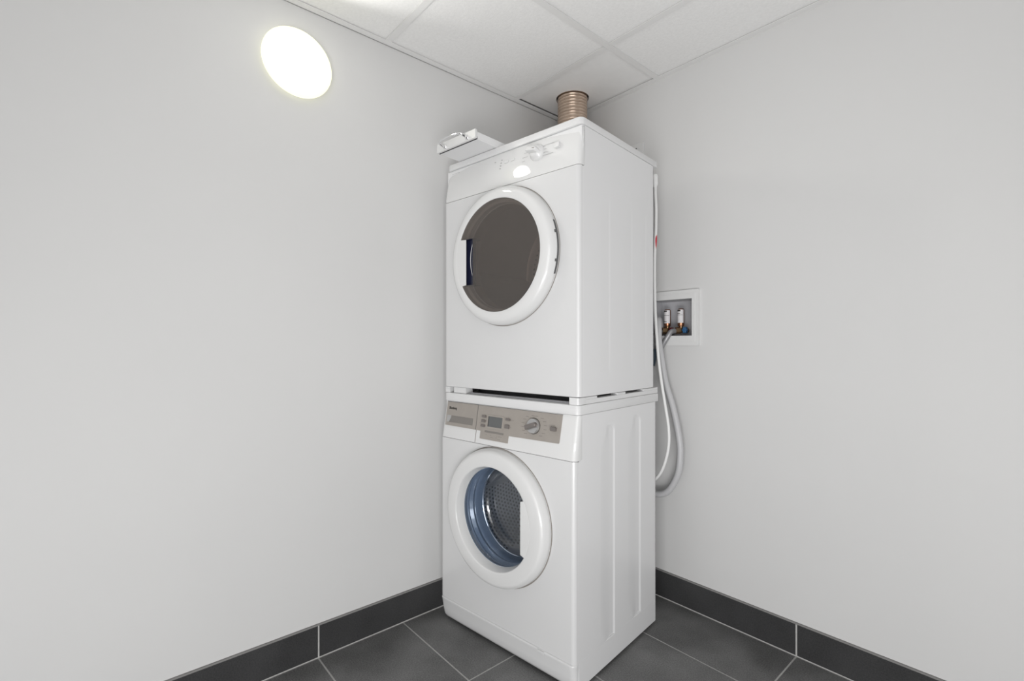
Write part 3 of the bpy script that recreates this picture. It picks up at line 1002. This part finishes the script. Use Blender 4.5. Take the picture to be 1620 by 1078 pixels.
finish('door_handle', bm, 'plastic', ddoor, smooth=0, bevel=0.0008, xf=XD)

# ============================================================ small white drawer lying on the dryer
db = thing('drawer', 'small white loose drawer with chrome handle, overhanging the left front of the dryer top', 'drawer',
           (do[0], do[1], 1.6590), phd)
XT = Matrix.Translation((WD / 2, -0.23, -1.6590))
u0, u1, z0 = -0.5300, -0.3400, 1.6592
finish('bottom', B((u0 + 0.003, u1 - 0.001, -0.078, 0.180, z0, z0 + 0.004)), 'side', db, smooth=0, bevel=0.0006, xf=XT)
for a, b in ((u0 + 0.003, u0 + 0.010), (u1 - 0.008, u1 - 0.001)):
    finish('side', B((a, b, -0.078, 0.180, z0 + 0.004, z0 + 0.0245)), 'side', db, smooth=0, bevel=0.0008, xf=XT)
finish('back', B((u0 + 0.010, u1 - 0.008, 0.173, 0.180, z0 + 0.004, z0 + 0.0245)), 'side', db, smooth=0, xf=XT)
finish('gap_strip', B((u0 + 0.002, u1, -0.0795, -0.0775, z0 - 0.0001, z0 + 0.008)), 'black', db, smooth=0, xf=XT)
finish('front', B((u0 - 0.001, u1 + 0.001, -0.0885, -0.0795, z0 + 0.0015, z0 + 0.0305)), 'plastic', db, smooth=0, bevel=0.001, xf=XT)
bm = bmesh.new()
hl, hr_ = u0 + 0.042, u1 - 0.038
zc = z0 + 0.0165
path = spline([(hl, -0.088, zc - 0.004), (hl - 0.001, -0.103, zc - 0.002), (hl + 0.004, -0.115, zc + 0.002), (hl + 0.03, -0.119, zc + 0.004), ((hl + hr_) / 2, -0.120, zc + 0.0045),
               (hr_ - 0.03, -0.119, zc + 0.004), (hr_ - 0.004, -0.115, zc + 0.002), (hr_ + 0.001, -0.103, zc - 0.002), (hr_, -0.088, zc - 0.004)], 6)
npt = len(path)
tube(bm, path, lambda i: 0.0036 + 0.0016 * math.exp(-((i - 4) / 4) ** 2) + 0.0016 * math.exp(-((i - npt + 5) / 4) ** 2), 12)
for hu in (hl, hr_):
    lathe(bm, [(0, -0.0925), (0.006, -0.092), (0.008, -0.0885), (0, -0.0885)], (hu, 0, zc - 0.004), 'v', 20)
finish('handle', bm, 'chrome', db, smooth=60, xf=XT)

# ============================================================ flexible duct through the ceiling
bm = bmesh.new()
pts, rad = [], []
nz = 700
for k in range(nz + 1):
    z = 2.20 - (2.20 - 1.15) * k / nz
    pts.append((DC[0] + 0.0, DC[1] + 0.0, z))
    ph_ = (z / 0.0125) % 1.0
    rad.append(0.0615 + 0.0022 * math.exp(-((ph_ - 0.5) / 0.15) ** 2))
tube(bm, pts, lambda i: rad[i], 40)
tag(finish('exhaust_duct', bm, 'duct', smooth=25), 'ribbed metallic exhaust duct rising behind the dryer into the ceiling', 'duct')

# ============================================================ outlet box with valves
ob = thing('outlet_box', 'recessed white washer outlet box with two valves in the right wall', 'outlet box', (0.555, 0.0, 1.10))
XB = Matrix.Translation((-0.555, 0, -1.10))
ix0, ix1, iz0, iz1 = 0.466, 0.6455, 1.0335, 1.1735
fz0, fz1, fx0, fx1 = 0.9965, 1.2070, 0.434, 0.6710
bs = [(fx0, ix0, -0.0045, 0.0058, fz0, fz1), (ix1, fx1, -0.0045, 0.0058, fz0, fz1), (ix0, ix1, -0.0045, 0.0058, fz0, iz0), (ix0, ix1, -0.0045, 0.0058, iz1, fz1)]
bm = B(*bs)
bmesh.ops.remove_doubles(bm, verts=bm.verts, dist=1e-6)
finish('frame', bm, 'boxfr', ob, smooth=0, xf=XB)
bs = [(fx0 + 0.014, ix0 + 0.0, -0.0062, -0.0044, fz0 + 0.014, fz1 - 0.014), (ix1, fx1 - 0.014, -0.0062, -0.0044, fz0 + 0.014, fz1 - 0.014),
      (ix0, ix1, -0.0062, -0.0044, fz0 + 0.014, iz0), (ix0, ix1, -0.0062, -0.0044, iz1, fz1 - 0.014)]
finish('frame_lip', B(*bs), 'boxfr', ob, smooth=0, xf=XB)
BD = 0.088
bs = [(ix0 - 0.003, ix0, 0.0, BD, iz0, iz1), (ix1, ix1 + 0.003, 0.0, BD, iz0, iz1), (ix0 - 0.003, ix1 + 0.003, 0.0, BD, iz0 - 0.003, iz0), (ix0 - 0.003, ix1 + 0.003, 0.0, BD, iz1, iz1 + 0.003),
      (ix0 - 0.003, ix1 + 0.003, BD, BD + 0.003, iz0 - 0.003, iz1 + 0.003)]
finish('box_shell', B(*bs), 'boxin', ob, smooth=0, xf=XB)
for vx, hm, hc in ((0.5170, 'darkred', 'dark red handle'), (0.5755, 'blue', 'blue handle')):
    vy = 0.040
    bm = bmesh.new()
    lathe(bm, [(0, 0), (0.010, 0), (0.010, 0.012), (0.0085, 0.013), (0.0085, 0.030), (0, 0.030)], (vx, vy, 1.052), 'z', 24)
    tube(bm, [(vx, vy + 0.045, 1.056), (vx, vy + 0.01, 1.056), (vx, vy - 0.012, 1.055), (vx - 0.006, vy - 0.020, 1.055)], 0.0110, 20)
    valve = finish('valve', bm, 'brass', ob, smooth=40, xf=XB)
    bm = bmesh.new()
    lathe(bm, [(0, 1.072), (0.0105, 1.072), (0.0125, 1.077), (0.0125, 1.136), (0.010, 1.1405), (0, 1.1405)], (vx, vy, 0), 'z', 28)
    finish('arrestor', bm, 'copper', valve, smooth=50, xf=XB)
    bm = bmesh.new()
    lathe(bm, [(0, 1.0845), (0.0129, 1.0845), (0.0129, 1.1365), (0, 1.1365)], (vx, vy, 0), 'z', 28, PI * 0.98, PI * 1.93)
    finish('arrestor_label', bm, 'label', valve, smooth=50, xf=XB)
    bm = bmesh.new()
    for z, w0, w1, hh in ((1.1295, 1.20, 1.62, 0.006), (1.1150, 1.20, 1.85, 0.0013), (1.1200 if vx > 0.55 else 1.0900, 1.22, 1.60, 0.0025)):
        lathe(bm, [(0.0129, z), (0.01305, z), (0.01305, z + hh), (0.0129, z + hh)], (vx, vy, 0), 'z', 10, PI * w0, PI * w1)
    finish('label_print', bm, 'ink', valve, smooth=0, xf=XB)
    bm = bmesh.new()
    hx = vx + 0.021
    rings = []
    for y in (vy - 0.014, vy + 0.002):
        ring = []
        for k in range(32):
            a = 2 * PI * k / 32
            r = 0.0085 + 0.0016 * math.cos(6 * a)
            ring.append((hx + r * math.cos(a), y, 1.056 + r * 1.35 * math.sin(a)))
        rings.append(ring)
    loft(bm, rings)
    hh_ = finish('valve_handle', bm, hm, valve, smooth=50, bevel=0.001, xf=XB)
    hh_['label'] = hc
    bm = bmesh.new()
    tube(bm, [(vx + 0.004, vy - 0.012, 1.0555), (vx - 0.008, vy - 0.026, 1.0545)], 0.0135, 6)
    finish('hose_nut', bm, 'brass', valve, smooth=0, xf=XB)

# supply hoses
path = spline([(0.5660, 0.0120, 1.0535), (0.5590, -0.0060, 1.0480), (0.5480, -0.0160, 1.0250), (0.5270, -0.0165, 0.9930), (0.4950, -0.0180, 0.9400), (0.4600, -0.0300, 0.86), (0.4450, -0.0400, 0.74), (0.43, -0.06, 0.66), (0.41, -0.10, 0.61)], 8)
bm = bmesh.new()
tube(bm, path, lambda i: 0.0098 + 0.0003 * (i % 2), 16)
tag(finish('supply_hose', bm, 'braid', smooth=60), 'grey braided supply hose curving left from the valve with the blue handle', 'hose')
path = spline([(0.5050, 0.0120, 1.0530), (0.5000, -0.0120, 1.0400), (0.4920, -0.0400, 1.0), (0.4850, -0.0550, 0.96), (0.470, -0.07, 0.90), (0.44, -0.085, 0.80), (0.40, -0.10, 0.70), (0.37, -0.12, 0.64)], 8)
bm = bmesh.new()
tube(bm, path, 0.0100, 16)
sh = tag(finish('supply_hose', bm, 'braid', smooth=60), 'grey supply hose with a dark slate sleeve, beside the dryer back edge', 'hose')
path = [(0.5035, -0.030, 0.9780), (0.5040, -0.036, 0.965), (0.5035, -0.040, 0.945), (0.5000, -0.046, 0.918)]
bm = bmesh.new()
tube(bm, spline(path, 5), lambda i: 0.0125, 14)
o = finish('hose_sleeve', bm, 'slate', sh, smooth=60)

# drain hose
path = spline([(0.4880, 0.0420, 1.0420), (0.4980, 0.0140, 1.0860), (0.5130, -0.0170, 1.0960), (0.5270, -0.0400, 1.0600), (0.5310, -0.0450, 1.0130), (0.5370, -0.0420, 0.9640), (0.5560, -0.0400, 0.8580), (0.5890, -0.0400, 0.7590), (0.6130, -0.0400, 0.6530),
               (0.6180, -0.0400, 0.5870), (0.6080, -0.0400, 0.5120), (0.5720, -0.0400, 0.4450), (0.5350, -0.0420, 0.4210), (0.4950, -0.0500, 0.4220), (0.455, -0.07, 0.445), (0.43, -0.12, 0.47)], 14)
bm = bmesh.new()
tube(bm, path, lambda i: 0.0118 + 0.0007 * (i % 2), 16)
tag(finish('drain_hose', bm, 'hose', smooth=80), 'thick light grey drain hose looping down behind the washing machine', 'hose')
bm = bmesh.new()
# power cords
y_ = -0.10
path = spline([(0.5500, y_, 1.600), (0.5510, y_, 1.560), (0.5535, y_, 1.5120), (0.5530, y_, 1.44), (0.5505, y_, 1.393), (0.5475, y_, 1.327), (0.5475, y_, 1.227), (0.5510, y_, 1.108), (0.5620, y_, 0.965), (0.5745, y_, 0.871), (0.5910, y_, 0.778),
               (0.6055, y_, 0.692), (0.6045, y_, 0.619), (0.5835, y_, 0.543), (0.5540, y_, 0.497), (0.52, y_ - 0.015, 0.468), (0.48, -0.14, 0.455)], 8)
tube(bm, path, 0.0056, 12)
cord = tag(finish('power_cord', bm, 'cable', smooth=60), 'white power cord hanging behind the machines with a red tag', 'cord')
bm = bmesh.new()
tube(bm, spline([(0.5520, y_, 1.4150), (0.5515, y_, 1.393), (0.5490, y_, 1.360), (0.5478, y_, 1.342)], 4), 0.0052, 10)
finish('tag', bm, 'red', cord, smooth=60)
bm = bmesh.new()
tube(bm, [(0.5495, y_, 1.592), (0.5498, y_, 1.604), (0.5500, y_, 1.635), (0.5495, y_, 1.640)], lambda i: (0.006, 0.010, 0.010, 0.007)[i], 12)
finish('plug', bm, 'cable', cord, smooth=60)
bm = bmesh.new()
tube(bm, spline([(0.5390, y_ + 0.01, 1.625), (0.5400, y_ + 0.01, 1.55), (0.5420, y_ + 0.012, 1.48), (0.5400, y_ + 0.01, 1.40), (0.537, y_ + 0.01, 1.32), (0.52, y_, 1.24), (0.49, -0.12, 1.18), (0.47, -0.15, 1.14)], 6), 0.0035, 8)
tag(finish('earth_wire', bm, 'hose', smooth=60), 'thin grey wire running beside the white cord at the dryer back', 'wire')

# socket on the wall above the dryer
so = thing('wall_socket', 'white wall socket half hidden above the dryer lid', 'socket', (0.393, 0.006, 1.772))
bm = B((-0.039, 0.039, -0.006, 0.0, -0.058, 0.058))
finish('plate', bm, 'boxfr', so, smooth=0, bevel=0.0015)
bm = bmesh.new()
lathe(bm, [(0, -0.0085), (0.026, -0.0085), (0.026, -0.0055), (0, -0.0055)], (0, 0, 0.018), 'v', 32)
finish('socket_face', bm, 'boxfr', so)
finish('slot', B((0.004, 0.009, -0.0095, -0.0080, 0.036, 0.0395)), 'ink', so, smooth=0)
finish('slot', B((0.004, 0.009, -0.0095, -0.0080, 0.023, 0.0265)), 'ink', so, smooth=0)
finish('slot', B((0.0195, 0.0235, -0.0095, -0.0080, 0.0175, 0.0205)), 'ink', so, smooth=0)
